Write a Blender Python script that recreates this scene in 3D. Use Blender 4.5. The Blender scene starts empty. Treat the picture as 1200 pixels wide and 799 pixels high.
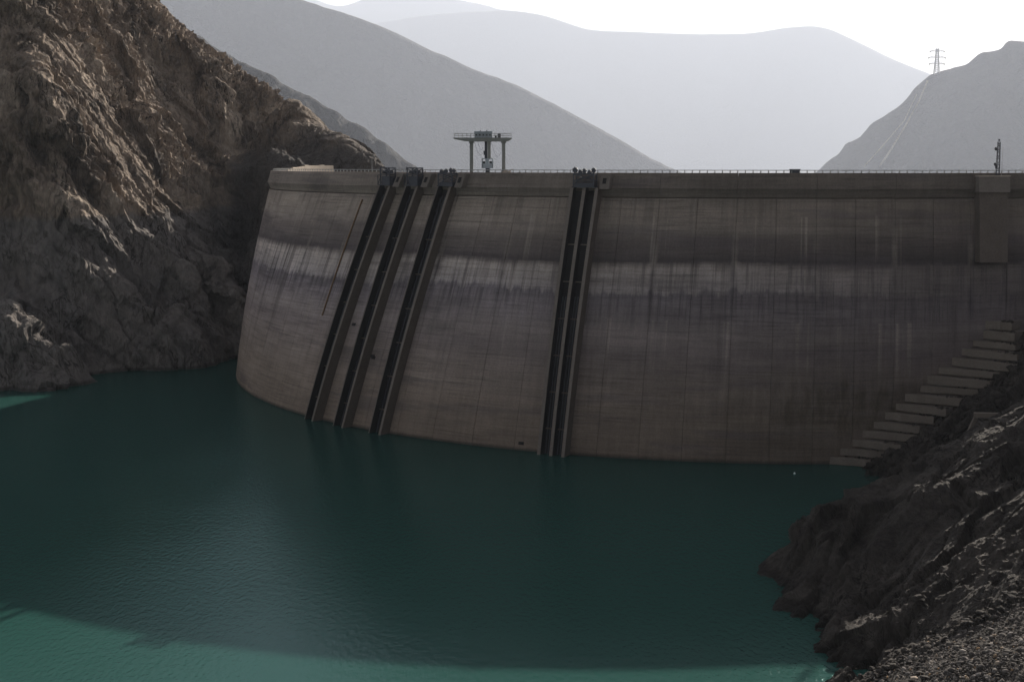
import bpy, bmesh, math, random
import numpy as np
from mathutils import Vector, Matrix
random.seed(4)
S = bpy.context.scene
C = S.collection
R_ = math.radians

# ------------------------------------------------------------------ camera
F_PX, Y_HOR, CAM_Z = 1601.0, 193.5, 56.5          # focal length in photo pixels, horizon row, metres above the water
PITCH = math.atan((399.5 - Y_HOR) / F_PX)
cam = bpy.data.cameras.new('camera')
cam.lens = 36.0 * F_PX / 1200.0
cam.sensor_width = 36.0
cam.clip_start = 0.5
cam.clip_end = 120000
cam_o = bpy.data.objects.new('camera', cam)
cam_o.location = (0, 0, CAM_Z)
cam_o.rotation_euler = (R_(90) - PITCH, 0, 0)
C.objects.link(cam_o)
S.camera = cam_o

# ------------------------------------------------------------------ sky, sun, exposure
SUN_EL, SUN_AZ = R_(24.0), R_(27.5)               # azimuth to the right of the view direction (+Y)
w = bpy.data.worlds.new('World')
S.world = w
w.use_nodes = True
wn = w.node_tree.nodes
wn.clear()
sky = wn.new('ShaderNodeTexSky')
sky.sky_type = 'NISHITA'
sky.sun_disc = False
sky.sun_elevation = SUN_EL
sky.sun_rotation = SUN_AZ
sky.altitude = 1700
sky.air_density = 1.0
sky.dust_density = 3.0
sky.ozone_density = 1.0
bg = wn.new('ShaderNodeBackground')
bg.inputs['Strength'].default_value = 0.052
wo = wn.new('ShaderNodeOutputWorld')
bw = wn.new('ShaderNodeRGBToBW')                  # thick milky air: the blue is half washed out
mx = wn.new('ShaderNodeMix'); mx.data_type = 'RGBA'; mx.inputs[0].default_value = 0.75
tn = wn.new('ShaderNodeMix'); tn.data_type = 'RGBA'; tn.blend_type = 'MULTIPLY'; tn.inputs[0].default_value = 1.0
tn.inputs[7].default_value = (1.07, 1.0, 0.94, 1)
lk = w.node_tree.links.new
lk(sky.outputs[0], bw.inputs[0]); lk(sky.outputs[0], mx.inputs[6]); lk(bw.outputs[0], tn.inputs[6]); lk(tn.outputs[2], mx.inputs[7])
lk(mx.outputs[2], bg.inputs[0])
w.node_tree.links.new(bg.outputs[0], wo.inputs[0])
sun = bpy.data.lights.new('sun', 'SUN')
sun.energy = 5.0
sun.angle = R_(0.53)
sun.color = (1.0, 0.92, 0.81)
sun_o = bpy.data.objects.new('sun', sun)
sd = Vector((math.sin(SUN_AZ) * math.cos(SUN_EL), math.cos(SUN_AZ) * math.cos(SUN_EL), math.sin(SUN_EL)))
sun_o.rotation_euler = sd.to_track_quat('Z', 'Y').to_euler()
sun_o.location = (60, 300, 250)
C.objects.link(sun_o)
S.view_settings.view_transform = 'Standard'
S.view_settings.look = 'None'
S.view_settings.exposure = 1.2
S.view_settings.gamma = 1.0
S.cycles.max_bounces = 6
S.cycles.diffuse_bounces = 3
S.cycles.glossy_bounces = 2
S.cycles.volume_bounces = 1
S.cycles.sample_clamp_indirect = 4.0

# ------------------------------------------------------------------ survey helpers: photo bearings -> metres
_c, _s = math.cos(PITCH), math.sin(PITCH)

def ray(x, y):
    u = (x - 600.0) / F_PX
    v = -(y - 399.5) / F_PX
    return np.array([u, _c + v * _s, v * _c - _s])

def at(x, y, D):
    """point seen on bearing (x, y) at distance D along the valley"""
    r = ray(x, y)
    p = r * (D / r[1])
    p[2] += CAM_Z
    return p

def at_z(x, y, z=0.0):
    r = ray(x, y)
    p = r * ((z - CAM_Z) / r[2])
    p[2] += CAM_Z
    return p

# ------------------------------------------------------------------ object helpers
def link(o, parent=None):
    C.objects.link(o)
    if parent is not None:
        o.parent = parent
    return o

def tag(o, label=None, cat=None, group=None, kind=None):
    if label: o['label'] = label
    if cat: o['category'] = cat
    if group: o['group'] = group
    if kind: o['kind'] = kind
    return o

def empty(name, loc=(0, 0, 0), rz=0.0, label=None, cat=None, group=None):
    o = bpy.data.objects.new(name, None)
    o.location = loc
    o.rotation_euler = (0, 0, rz)
    link(o)
    return tag(o, label, cat, group)

class MB:
    """collects boxes, bars, tubes and sweeps into one mesh"""
    def __init__(self): self.v, self.f = [], []
    def add(self, verts, faces):
        b = len(self.v)
        self.v += [tuple(map(float, p)) for p in verts]
        self.f += [tuple(i + b for i in f) for f in faces]
        return self
    def box(self, x0, x1, y0, y1, z0, z1):
        return self.add([(x0,y0,z0),(x1,y0,z0),(x1,y1,z0),(x0,y1,z0),(x0,y0,z1),(x1,y0,z1),(x1,y1,z1),(x0,y1,z1)],
                        [(0,3,2,1),(4,5,6,7),(0,1,5,4),(1,2,6,5),(2,3,7,6),(3,0,4,7)])
    def bar(self, a, b, w, h=None):
        a, b = Vector(a), Vector(b)
        h = h or w
        d = (b - a).normalized()
        up = Vector((0, 0, 1)) if abs(d.z) < 0.9 else Vector((0, 1, 0))
        s = d.cross(up).normalized() * (w / 2)
        t = s.cross(d).normalized() * (h / 2)
        q = [a - s - t, a + s - t, a + s + t, a - s + t, b - s - t, b + s - t, b + s + t, b - s + t]
        return self.add(q, [(0,1,2,3),(7,6,5,4),(0,4,5,1),(1,5,6,2),(2,6,7,3),(3,7,4,0)])
    def tube(self, a, b, r0, r1=None, n=10):
        a, b = Vector(a), Vector(b)
        r1 = r0 if r1 is None else r1
        d = (b - a).normalized()
        up = Vector((0, 0, 1)) if abs(d.z) < 0.9 else Vector((0, 1, 0))
        s = d.cross(up).normalized(); t = s.cross(d).normalized()
        vs = []
        for (c, r) in ((a, r0), (b, r1)):
            for k in range(n):
                an = 2 * math.pi * k / n
                vs.append(c + s * math.cos(an) * r + t * math.sin(an) * r)
        fs = [(k, (k + 1) % n, n + (k + 1) % n, n + k) for k in range(n)]
        fs += [tuple(range(n))[::-1], tuple(range(n, 2 * n))]
        return self.add(vs, fs)
    def sweep(self, rings):
        """closed rings of equal length joined end to end, both ends capped"""
        n = len(rings[0])
        vs = [p for r in rings for p in r]
        fs = []
        for i in range(len(rings) - 1):
            for k in range(n):
                fs.append((i*n + k, i*n + (k+1) % n, (i+1)*n + (k+1) % n, (i+1)*n + k))
        fs += [tuple(range(n))[::-1], tuple((len(rings)-1)*n + k for k in range(n))]
        return self.add(vs, fs)
    def build(self, name, m, parent=None, uv=None, smooth=False, fix=True):
        me = bpy.data.meshes.new(name)
        me.from_pydata(self.v, [], self.f)
        if fix:
            bm = bmesh.new(); bm.from_mesh(me)
            bmesh.ops.recalc_face_normals(bm, faces=bm.faces)
            bm.to_mesh(me); bm.free()
        if uv is not None:
            lay = me.uv_layers.new(name='uv')
            vi = np.empty(len(me.loops), dtype=np.int32)
            me.loops.foreach_get('vertex_index', vi)
            co = np.array(self.v)
            lay.data.foreach_set('uv', uv(co)[vi].astype(np.float32).ravel())
        if smooth:
            me.polygons.foreach_set('use_smooth', [True] * len(me.polygons))
        me.materials.append(m)
        return link(bpy.data.objects.new(name, me), parent)

def grid_mesh(name, V, m, smooth=True, mask=None):
    nu, nv = V.shape[:2]
    idx = np.arange(nu * nv).reshape(nu, nv)
    q = np.stack([idx[:-1, :-1], idx[1:, :-1], idx[1:, 1:], idx[:-1, 1:]], -1).reshape(-1, 4)
    if mask is not None:
        q = q[mask.reshape(-1)]
    me = bpy.data.meshes.new(name)
    me.vertices.add(nu * nv)
    me.vertices.foreach_set('co', V.reshape(-1, 3).astype(np.float32).ravel())
    n = len(q)
    me.loops.add(n * 4); me.polygons.add(n)
    me.loops.foreach_set('vertex_index', q.astype(np.int32).ravel())
    me.polygons.foreach_set('loop_start', np.arange(0, n * 4, 4, dtype=np.int32))
    me.polygons.foreach_set('loop_total', np.full(n, 4, dtype=np.int32))
    me.polygons.foreach_set('use_smooth', np.full(n, smooth))
    me.update(); me.validate()
    me.materials.append(m)
    return link(bpy.data.objects.new(name, me))

# ------------------------------------------------------------------ numpy noise
def _h(ix, iy, iz, s):
    h = (ix.astype(np.int64) * 374761393 + iy.astype(np.int64) * 668265263 + iz.astype(np.int64) * 2147483647 + s * 974634777) & 0xFFFFFFFF
    h = ((h ^ (h >> 13)) * 1274126177) & 0xFFFFFFFF
    h = ((h ^ (h >> 16)) * 2246822519) & 0xFFFFFFFF
    return ((h ^ (h >> 15)) & 0xFFFFFF) / float(0x1000000)

def vnoise(P, s=0):
    i = np.floor(P); f = P - i
    u = f * f * f * (f * (f * 6 - 15) + 10)
    x, y, z = i[..., 0], i[..., 1], i[..., 2]
    out = 0
    for dx in (0, 1):
        for dy in (0, 1):
            for dz in (0, 1):
                wt = (u[..., 0] if dx else 1 - u[..., 0]) * (u[..., 1] if dy else 1 - u[..., 1]) * (u[..., 2] if dz else 1 - u[..., 2])
                out = out + wt * _h(x + dx, y + dy, z + dz, s)
    return out * 2 - 1

def fbm(P, octs=4, s=0, gain=0.5):
    o, a = 0, 1.0
    for k in range(octs):
        o = o + a * vnoise(P * (2.03 ** k) + 17.3 * k, s + k); a *= gain
    return o

def ridged(P, octs=4, s=0, gain=0.5):
    o, a = 0, 1.0
    for k in range(octs):
        o = o + a * (1 - 2 * np.abs(vnoise(P * (2.03 ** k) + 9.1 * k, s + k))); a *= gain
    return o

def facets(P, s=0, ck=0.12):
    """blocky rock: every Voronoi cell is a tilted plane, so that cells meet in steps and cracks"""
    sh = P.shape[:-1]
    Q = P.reshape(-1, 3)
    i = np.floor(Q)
    best = np.full(len(Q), 1e9); sec = np.full(len(Q), 1e9); val = np.zeros(len(Q))
    for dx in (-1, 0, 1):
        for dy in (-1, 0, 1):
            for dz in (-1, 0, 1):
                a, b, c = i[:, 0] + dx, i[:, 1] + dy, i[:, 2] + dz
                vx = a + _h(a, b, c, s) - Q[:, 0]; vy = b + _h(a, b, c, s + 1) - Q[:, 1]; vz = c + _h(a, b, c, s + 2) - Q[:, 2]
                d = vx * vx + vy * vy + vz * vz
                r = _h(a, b, c, s + 3) * 2 - 1
                v = (vx * (_h(a, b, c, s + 4) * 2 - 1) + vy * (_h(a, b, c, s + 5) * 2 - 1) + vz * (_h(a, b, c, s + 6) * 2 - 1)) * 1.3 + r * 0.45
                m = d < best
                sec = np.where(m, best, np.minimum(sec, d))
                val = np.where(m, v, val)
                best = np.where(m, d, best)
    crack = np.clip((np.sqrt(sec) - np.sqrt(best)) / 0.12, 0, 1) - 1
    return (val + ck * crack).reshape(sh)

def bedding(P, nrm, T, s=0, warp=0.5):
    """beds that end in ledges: a slow rise and a sudden drop every T metres across the bedding"""
    nrm = np.array(nrm) / np.linalg.norm(nrm)
    c = (P @ nrm) / T + warp * fbm(P / (T * 3.5), 3, s)
    k = np.floor(c); f = c - k
    h = _h(k, k * 0, k * 0, s + 40)                       # every bed has its own boldness
    saw = np.where(f < 0.86, f / 0.86, 1 - (f - 0.86) / 0.14)
    return (saw - 0.5) * (0.35 + 1.1 * h)

def tps(pts, X, Y, lam=0.5):
    p = np.asarray(pts, float)
    n = len(p)
    def U(r2): return 0.5 * r2 * np.log(r2 + 1e-9)
    d2 = (p[:, None, 0] - p[None, :, 0]) ** 2 + (p[:, None, 1] - p[None, :, 1]) ** 2
    A = np.zeros((n + 3, n + 3))
    A[:n, :n] = U(d2) + lam * np.eye(n)
    A[:n, n] = A[n, :n] = 1; A[:n, n+1] = A[n+1, :n] = p[:, 0]; A[:n, n+2] = A[n+2, :n] = p[:, 1]
    b = np.zeros(n + 3); b[:n] = p[:, 2]
    k = np.linalg.solve(A, b)
    Z = k[n] + k[n+1] * X + k[n+2] * Y
    for q in range(n):
        Z = Z + k[q] * U((X - p[q, 0]) ** 2 + (Y - p[q, 1]) ** 2)
    return Z

def normals(V):
    du = np.gradient(V, axis=0); dv = np.gradient(V, axis=1)
    n = np.cross(du, dv)
    n /= np.linalg.norm(n, axis=-1, keepdims=True) + 1e-9
    n[n[..., 2] < 0] *= -1
    return n

# ------------------------------------------------------------------ materials
class NT:
    def __init__(self, name):
        self.m = bpy.data.materials.new(name); self.m.use_nodes = True
        self.t = self.m.node_tree; self.n = self.t.nodes; self.n.clear()
        self.out = self.n.new('ShaderNodeOutputMaterial')
        self.b = self.n.new('ShaderNodeBsdfPrincipled')
        self.l(self.b.outputs[0], self.out.inputs['Surface'])
    def l(self, a, b): self.t.links.new(a, b)
    def val(self, sock, v):
        if hasattr(v, 'is_linked') or hasattr(v, 'links'): self.l(v, sock)
        else: sock.default_value = v
    def coord(self, which='Object'): return self.n.new('ShaderNodeTexCoord').outputs[which]
    def mapping(self, v, scale=(1, 1, 1), rot=(0, 0, 0), loc=(0, 0, 0)):
        k = self.n.new('ShaderNodeMapping'); self.l(v, k.inputs['Vector'])
        k.inputs['Scale'].default_value = scale; k.inputs['Rotation'].default_value = rot; k.inputs['Location'].default_value = loc
        return k.outputs[0]
    def noise(self, v, scale=1, detail=4, rough=0.55, dist=0.0, out='Fac'):
        k = self.n.new('ShaderNodeTexNoise'); self.l(v, k.inputs['Vector'])
        k.inputs['Scale'].default_value = scale; k.inputs['Detail'].default_value = detail
        k.inputs['Roughness'].default_value = rough; k.inputs['Distortion'].default_value = dist
        return k.outputs[out]
    def voro(self, v, scale=1, feature='F1', out='Distance'):
        k = self.n.new('ShaderNodeTexVoronoi'); self.l(v, k.inputs['Vector'])
        k.feature = feature; k.inputs['Scale'].default_value = scale
        return k.outputs[out]
    def ramp(self, v, stops, interp='LINEAR'):
        k = self.n.new('ShaderNodeValToRGB'); self.l(v, k.inputs[0])
        e = k.color_ramp.elements
        k.color_ramp.interpolation = interp
        while len(e) < len(stops): e.new(0.5)
        for a, (p, c) in zip(e, stops):
            a.position = p
            a.color = (c, c, c, 1) if isinstance(c, (int, float)) else (*c, 1)
        return k.outputs[0]
    def mix(self, f, a, b, mode='MIX'):
        k = self.n.new('ShaderNodeMix'); k.data_type = 'RGBA'; k.blend_type = mode
        self.val(k.inputs[0], f)
        for sock, v in ((k.inputs[6], a), (k.inputs[7], b)):
            if isinstance(v, tuple): sock.default_value = (*v, 1)
            else: self.val(sock, v)
        return k.outputs[2]
    def math(self, op, a, b=0.0, c=0.0, clamp=False):
        k = self.n.new('ShaderNodeMath'); k.operation = op; k.use_clamp = clamp
        self.val(k.inputs[0], a); self.val(k.inputs[1], b); self.val(k.inputs[2], c)
        return k.outputs[0]
    def sep(self, v):
        k = self.n.new('ShaderNodeSeparateXYZ'); self.l(v, k.inputs[0]); return k.outputs
    def comb(self, x, y, z=0.0):
        k = self.n.new('ShaderNodeCombineXYZ')
        self.val(k.inputs[0], x); self.val(k.inputs[1], y); self.val(k.inputs[2], z); return k.outputs[0]
    def bump(self, h, strength=0.5, dist=0.1, normal=None):
        k = self.n.new('ShaderNodeBump'); self.l(h, k.inputs['Height'])
        k.inputs['Strength'].default_value = strength; k.inputs['Distance'].default_value = dist
        if normal is not None: self.l(normal, k.inputs['Normal'])
        return k.outputs[0]
    def done(self, col=None, rough=0.9, normal=None, metal=0.0, spec=0.3):
        if col is not None:
            if isinstance(col, tuple): self.b.inputs['Base Color'].default_value = (*col, 1)
            else: self.l(col, self.b.inputs['Base Color'])
        self.val(self.b.inputs['Roughness'], rough)
        self.b.inputs['Metallic'].default_value = metal
        self.b.inputs['Specular IOR Level'].default_value = spec
        if normal is not None: self.l(normal, self.b.inputs['Normal'])
        return self.m

def rock_mat(name, dark, mid, light, low=None, z_line=None, s=1.0, scree=None):
    t = NT(name)
    co = t.coord()
    st = t.mapping(co, scale=(1.0, 1.0, 0.45), rot=(R_(25), R_(-35), 0))
    n1 = t.noise(st, 0.09 * s, 6, 0.62, 0.6)
    n2 = t.noise(st, 0.6 * s, 5, 0.65, 0.3)
    col = t.ramp(n1, [(0.30, dark), (0.52, mid), (0.74, light)])
    col = t.mix(0.75, col, t.ramp(n2, [(0.28, 0.28), (0.72, 1.15)]), 'MULTIPLY')
    if low is not None:
        z = t.sep(co)[2]
        edge = t.math('ADD', z, t.math('MULTIPLY', t.noise(co, 0.12, 3), 6.0))
        f = t.ramp(t.math('MULTIPLY_ADD', edge, 0.02, 0.0), [(max(0, (z_line + 2.2) * 0.02), 1.0), ((z_line + 4.2) * 0.02, 0.0)])
        lowc = t.mix(0.6, low, t.ramp(n2, [(0.28, 0.28), (0.72, 1.15)]), 'MULTIPLY')
        col = t.mix(t.math('MULTIPLY', f, 0.8), col, lowc)
    if scree is not None:  # gully mask: scree grey, darkened with the gully's shadow put into the colour
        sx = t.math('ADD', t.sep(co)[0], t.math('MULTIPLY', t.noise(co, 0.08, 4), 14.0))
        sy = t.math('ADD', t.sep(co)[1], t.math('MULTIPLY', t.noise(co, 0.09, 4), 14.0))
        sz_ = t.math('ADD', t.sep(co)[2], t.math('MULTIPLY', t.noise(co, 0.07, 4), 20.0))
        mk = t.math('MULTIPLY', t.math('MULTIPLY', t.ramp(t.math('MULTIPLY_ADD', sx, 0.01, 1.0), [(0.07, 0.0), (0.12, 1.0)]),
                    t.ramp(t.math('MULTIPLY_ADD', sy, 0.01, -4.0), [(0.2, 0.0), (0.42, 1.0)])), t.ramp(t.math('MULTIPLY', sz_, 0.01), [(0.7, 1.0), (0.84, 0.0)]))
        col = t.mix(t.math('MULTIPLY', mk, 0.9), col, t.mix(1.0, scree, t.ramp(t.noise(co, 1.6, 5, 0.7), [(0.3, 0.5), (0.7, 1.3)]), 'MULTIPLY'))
    zw = t.math('ADD', t.sep(co)[2], t.math('MULTIPLY', t.noise(co, 0.5, 3), 1.0))
    col = t.mix(t.ramp(t.math('MULTIPLY_ADD', zw, 0.25, 0.0), [(0.25, 0.65), (0.42, 0.0)]), col, tuple(c * 0.35 for c in dark))
    cr = t.voro(st, 0.5 * s, 'DISTANCE_TO_EDGE')
    crf = t.ramp(cr, [(0.0, 0.0), (0.05, 1.0)])
    cv = t.mapping(co, scale=(1.0, 1.0, 0.22), rot=(R_(20), R_(-42), R_(8)))
    def crev(sc, wd, dt):
        q_ = t.math('ABSOLUTE', t.math('SUBTRACT', t.noise(cv, sc * s, 5, 0.55, dt), 0.5))
        return t.ramp(q_, [(0.0, 1.0), (wd, 0.0)])
    patch = t.ramp(t.noise(co, 0.06 * s, 3), [(0.4, 0.15), (0.6, 1.0)])
    c1 = t.math('MULTIPLY', crev(0.13, 0.016, 0.8), patch)
    c2 = t.math('MULTIPLY', crev(0.45, 0.03, 1.2), patch)
    col = t.mix(t.math('MAXIMUM', c1, t.math('MULTIPLY', c2, 0.7)), col, tuple(c * 0.4 for c in dark))
    crf = t.math('MULTIPLY', crf, t.math('SUBTRACT', 1.0, t.math('MULTIPLY', c1, 3.0)))
    h = t.math('ADD', t.math('MULTIPLY', t.noise(st, 1.1 * s, 8, 0.7), 1.0), t.math('MULTIPLY', crf, 0.15))
    nb = t.bump(h, 1.0, 1.15 / s)
    return t.done(col, 0.92, nb, spec=0.2)

M = {}
M['cliff'] = rock_mat('cliff rock', (0.068, 0.054, 0.045), (0.34, 0.265, 0.205), (0.60, 0.50, 0.40), (0.22, 0.203, 0.195), 42.0, scree=(0.085, 0.078, 0.075))  # scree grey carries painted gully shade as well as the stones' own tone
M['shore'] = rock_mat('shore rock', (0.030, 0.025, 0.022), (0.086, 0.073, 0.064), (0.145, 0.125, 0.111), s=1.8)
M['mount'] = rock_mat('mountain rock', (0.045, 0.040, 0.037), (0.052, 0.047, 0.043), (0.06, 0.054, 0.049), s=0.03)

def concrete_mat(name, tone=(0.2, 0.18, 0.165), banded=False):
    t = NT(name)
    co = t.coord()
    base = t.mix(t.noise(co, 0.35, 5, 0.6), tuple(c * 0.72 for c in tone), tuple(c * 1.2 for c in tone))
    fine = t.noise(co, 3.0, 5, 0.7)
    if banded:
        uv = t.coord('UV')                      # u metres along the wall, v metres above the water
        u, v, _ = t.sep(uv)
        wob = t.noise(t.comb(t.math('MULTIPLY', u, 0.03), t.math('MULTIPLY', v, 0.08)), 1.0, 4, 0.6)
        drip = t.noise(t.comb(t.math('MULTIPLY', u, 0.55), t.math('MULTIPLY', v, 0.02)), 1.0, 5, 0.7)
        zz = t.math('ADD', v, t.math('ADD', t.math('MULTIPLY_ADD', wob, 5.0, -2.5), t.math('MULTIPLY_ADD', drip, 6.0, -3.0)))
        zz2 = t.math('ADD', v, t.math('MULTIPLY_ADD', wob, 2.0, -1.0))
        n = lambda z: z / 56.0
        bands = t.ramp(t.math('DIVIDE', zz, 56.0), [
            (n(0), (0.185, 0.148, 0.120)), (n(9), (0.215, 0.175, 0.148)), (n(17), (0.235, 0.196, 0.180)),
            (n(21), (0.205, 0.172, 0.170)), (n(24), (0.245, 0.210, 0.205)), (n(29.0), (0.215, 0.188, 0.200)), (n(31.4), (0.170, 0.150, 0.168)), (n(32.2), (0.330, 0.296, 0.296)),
            (n(36.0), (0.400, 0.355, 0.335)), (n(38.2), (0.290, 0.252, 0.232))])
        upper = t.ramp(t.math('DIVIDE', zz2, 56.0), [
            (n(37.2), (0.200, 0.175, 0.165)), (n(38.2), (0.080, 0.068, 0.070)), (n(39.5), (0.115, 0.098, 0.096)), (n(42.5), (0.155, 0.132, 0.124)),
            (n(44.5), (0.235, 0.202, 0.180)), (n(48.0), (0.260, 0.222, 0.192)), (n(50.6), (0.215, 0.186, 0.162)), (n(51.6), (0.165, 0.142, 0.125)), (n(55), (0.175, 0.15, 0.132))])
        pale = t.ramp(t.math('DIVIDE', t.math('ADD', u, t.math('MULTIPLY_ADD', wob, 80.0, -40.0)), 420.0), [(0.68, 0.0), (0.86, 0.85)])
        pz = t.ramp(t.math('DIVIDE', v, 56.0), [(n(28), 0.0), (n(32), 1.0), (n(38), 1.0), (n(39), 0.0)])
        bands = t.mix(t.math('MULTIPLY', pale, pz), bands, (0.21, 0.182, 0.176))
        zz3 = t.math('ADD', zz2, t.math('MULTIPLY_ADD', drip, 2.4, -1.2))
        sel = t.ramp(t.math('DIVIDE', zz3, 56.0), [(n(36.8), 0.0), (n(38.0), 1.0)])
        base = t.mix(sel, bands, upper)
        # the right bank side turns darker overall, with dark olive streaks low down
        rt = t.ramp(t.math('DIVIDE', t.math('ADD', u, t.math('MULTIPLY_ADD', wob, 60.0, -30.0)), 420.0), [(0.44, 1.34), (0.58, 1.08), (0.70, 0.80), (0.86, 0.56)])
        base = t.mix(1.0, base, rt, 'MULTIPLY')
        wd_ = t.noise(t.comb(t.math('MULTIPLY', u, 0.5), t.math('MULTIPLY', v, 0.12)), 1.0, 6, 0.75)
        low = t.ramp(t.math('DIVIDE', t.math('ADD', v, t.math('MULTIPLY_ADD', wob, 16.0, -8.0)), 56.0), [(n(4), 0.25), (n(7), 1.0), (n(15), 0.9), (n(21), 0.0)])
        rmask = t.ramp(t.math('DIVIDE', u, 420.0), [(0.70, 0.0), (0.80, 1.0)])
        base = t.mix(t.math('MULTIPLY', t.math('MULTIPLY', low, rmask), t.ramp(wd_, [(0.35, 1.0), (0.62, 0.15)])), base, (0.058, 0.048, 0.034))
        col_n = t.noise(t.comb(t.math('MULTIPLY', u, 0.28), t.math('MULTIPLY', v, 0.012), 5.0), 1.0, 4, 0.7)
        col_z = t.ramp(t.math('DIVIDE', v, 56.0), [(n(8), 0.15), (n(24), 0.55), (n(37.5), 0.75), (n(39), 0.3), (n(50), 0.15)])
        base = t.mix(t.math('MULTIPLY', t.ramp(col_n, [(0.55, 0.0), (0.66, 0.85)]), col_z), base, (0.088, 0.075, 0.072))
        wet = t.ramp(t.math('DIVIDE', t.math('ADD', v, t.math('MULTIPLY', drip, 0.8)), 56.0), [(n(0.55), 0.85), (n(1.2), 0.0)])
        base = t.mix(wet, base, (0.03, 0.026, 0.022))
        # runs that start sharply at an old water line and die out further down, each with its own length
        def runs(z0, fu, lmin, lmax, sd, thr):
            nz_ = t.noise(t.comb(t.math('MULTIPLY', u, fu), sd), 1.0, 3, 0.7)
            ln_ = t.math('MULTIPLY_ADD', t.noise(t.comb(t.math('MULTIPLY', u, fu * 0.6), sd + 3.3), 1.0, 3, 0.7), (lmax - lmin) * 1.6, lmin - 0.3 * (lmax - lmin))
            a_ = t.math('DIVIDE', t.math('SUBTRACT', z0, zz2), t.math('MAXIMUM', ln_, 0.5))
            fray = t.math('MULTIPLY_ADD', t.noise(t.comb(t.math('MULTIPLY', u, 2.5), t.math('MULTIPLY', v, 0.15), sd), 1.0, 3), 0.5, -0.25)
            return t.math('MULTIPLY', t.ramp(t.math('ADD', a_, t.math('MULTIPLY', fray, a_)), [(0.0, 0.0), (0.02, 1.0), (0.55, 0.65), (1.0, 0.0)]), t.ramp(nz_, [(thr, 0.0), (thr + 0.06, 1.0)]))
        base = t.mix(t.math('MULTIPLY', runs(50.4, 0.45, 2.0, 11.0, 1.7, 0.53), 0.45), base, (0.095, 0.08, 0.072))
        base = t.mix(t.math('MULTIPLY', runs(38.4, 0.45, 2.0, 14.0, 2.9, 0.53), 0.62), base, (0.075, 0.064, 0.066))
        base = t.mix(t.math('MULTIPLY', runs(31.8, 0.9, 1.0, 8.0, 4.1, 0.52), 0.7), base, (0.085, 0.074, 0.082))
        base = t.mix(t.math('MULTIPLY', runs(47.0, 0.5, 2.0, 16.0, 6.3, 0.61), 0.4), base, (0.36, 0.32, 0.28))
        base = t.mix(t.math('MULTIPLY', runs(27.0, 0.4, 3.0, 20.0, 8.2, 0.58), 0.4), base, (0.33, 0.29, 0.26))
        # drip curtains under the old water lines
        drip2 = t.noise(t.comb(t.math('MULTIPLY', u, 1.6), t.math('MULTIPLY', v, 0.05)), 1.0, 4, 0.7)
        dm = t.ramp(drip2, [(0.52, 0.0), (0.70, 1.0)])
        zmask = t.ramp(t.math('DIVIDE', v, 56.0), [(n(24), 0.0), (n(29), 0.8), (n(32.5), 0.9), (n(37), 0.35), (n(39), 0.7), (n(40), 0.0)])
        base = t.mix(t.math('MULTIPLY', dm, zmask), base, (0.06, 0.054, 0.058))
        # pale lime runs high up and dark runs lower on the contraction joints
        ju = t.math('ABSOLUTE', t.math('SUBTRACT', t.math('FRACT', t.math('DIVIDE', u, 14.64)), 0.5))
        ju = t.math('MULTIPLY', ju, 14.64)
        jn = t.noise(t.comb(t.math('MULTIPLY', u, 0.07), t.math('MULTIPLY', v, 0.09)), 1.0, 3, 0.6)
        jw = t.ramp(ju, [(0.15, 1.0), (0.75, 0.0)])
        hi = t.ramp(t.math('DIVIDE', v, 56.0), [(n(36), 0.0), (n(38), 1.0), (n(44), 0.7), (n(50), 0.0)])
        lo = t.ramp(t.math('DIVIDE', v, 56.0), [(n(26), 0.0), (n(31), 1.0), (n(36.5), 1.0), (n(38), 0.0)])
        jm = t.ramp(jn, [(0.42, 0.0), (0.62, 1.0)])
        base = t.mix(t.math('MULTIPLY', t.math('MULTIPLY', jw, hi), t.math('MULTIPLY', jm, 0.55)), base, (0.27, 0.24, 0.21))
        base = t.mix(t.math('MULTIPLY', t.math('MULTIPLY', jw, lo), t.math('MULTIPLY', jm, 0.75)), base, (0.055, 0.05, 0.055))
        # lifts: every pour a little different, with a thin stained line
        lift = t.math('FLOOR', t.math('DIVIDE', v, 1.55))
        blk = t.math('FLOOR', t.math('DIVIDE', u, 7.32))
        wn_ = t.n.new('ShaderNodeTexWhiteNoise'); wn_.noise_dimensions = '2D'
        t.l(t.comb(blk, lift), wn_.inputs['Vector'])
        base = t.mix(1.0, base, t.ramp(wn_.outputs['Value'], [(0.0, 0.91), (1.0, 1.06)]), 'MULTIPLY')
        ln = t.math('FRACT', t.math('DIVIDE', v, 1.55))
        lnm = t.math('MULTIPLY', t.ramp(ln, [(0.0, 1.0), (0.1, 0.0), (0.93, 0.0), (1.0, 0.8)]), t.ramp(t.noise(t.comb(t.math('MULTIPLY', u, 0.2), lift), 1.0, 3), [(0.4, 0.0), (0.65, 0.6)]))
        base = t.mix(lnm, base, (0.06, 0.052, 0.048))
        hl = t.noise(t.comb(t.math('MULTIPLY', u, 0.11), t.math('MULTIPLY', v, 1.9)), 1.0, 5, 0.7)
        hpatch = t.ramp(t.noise(t.comb(t.math('MULTIPLY', u, 0.06), t.math('MULTIPLY', v, 0.13), 11.0), 1.0, 4, 0.6), [(0.38, 0.1), (0.62, 1.0)])
        base = t.mix(hpatch, base, t.mix(1.0, base, t.ramp(hl, [(0.32, 0.62), (0.5, 1.0), (0.7, 1.14)]), 'MULTIPLY'))
        hb = t.noise(t.comb(t.math('MULTIPLY', u, 0.03), t.math('MULTIPLY', v, 0.22), 7.0), 1.0, 5, 0.65)
        base = t.mix(t.ramp(hb, [(0.53, 0.0), (0.63, 0.45)]), base, (0.085, 0.072, 0.078))
        # vertical washing
        wsh = t.noise(t.comb(t.math('MULTIPLY', u, 0.9), t.math('MULTIPLY', v, 0.06)), 1.0, 6, 0.72)
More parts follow.
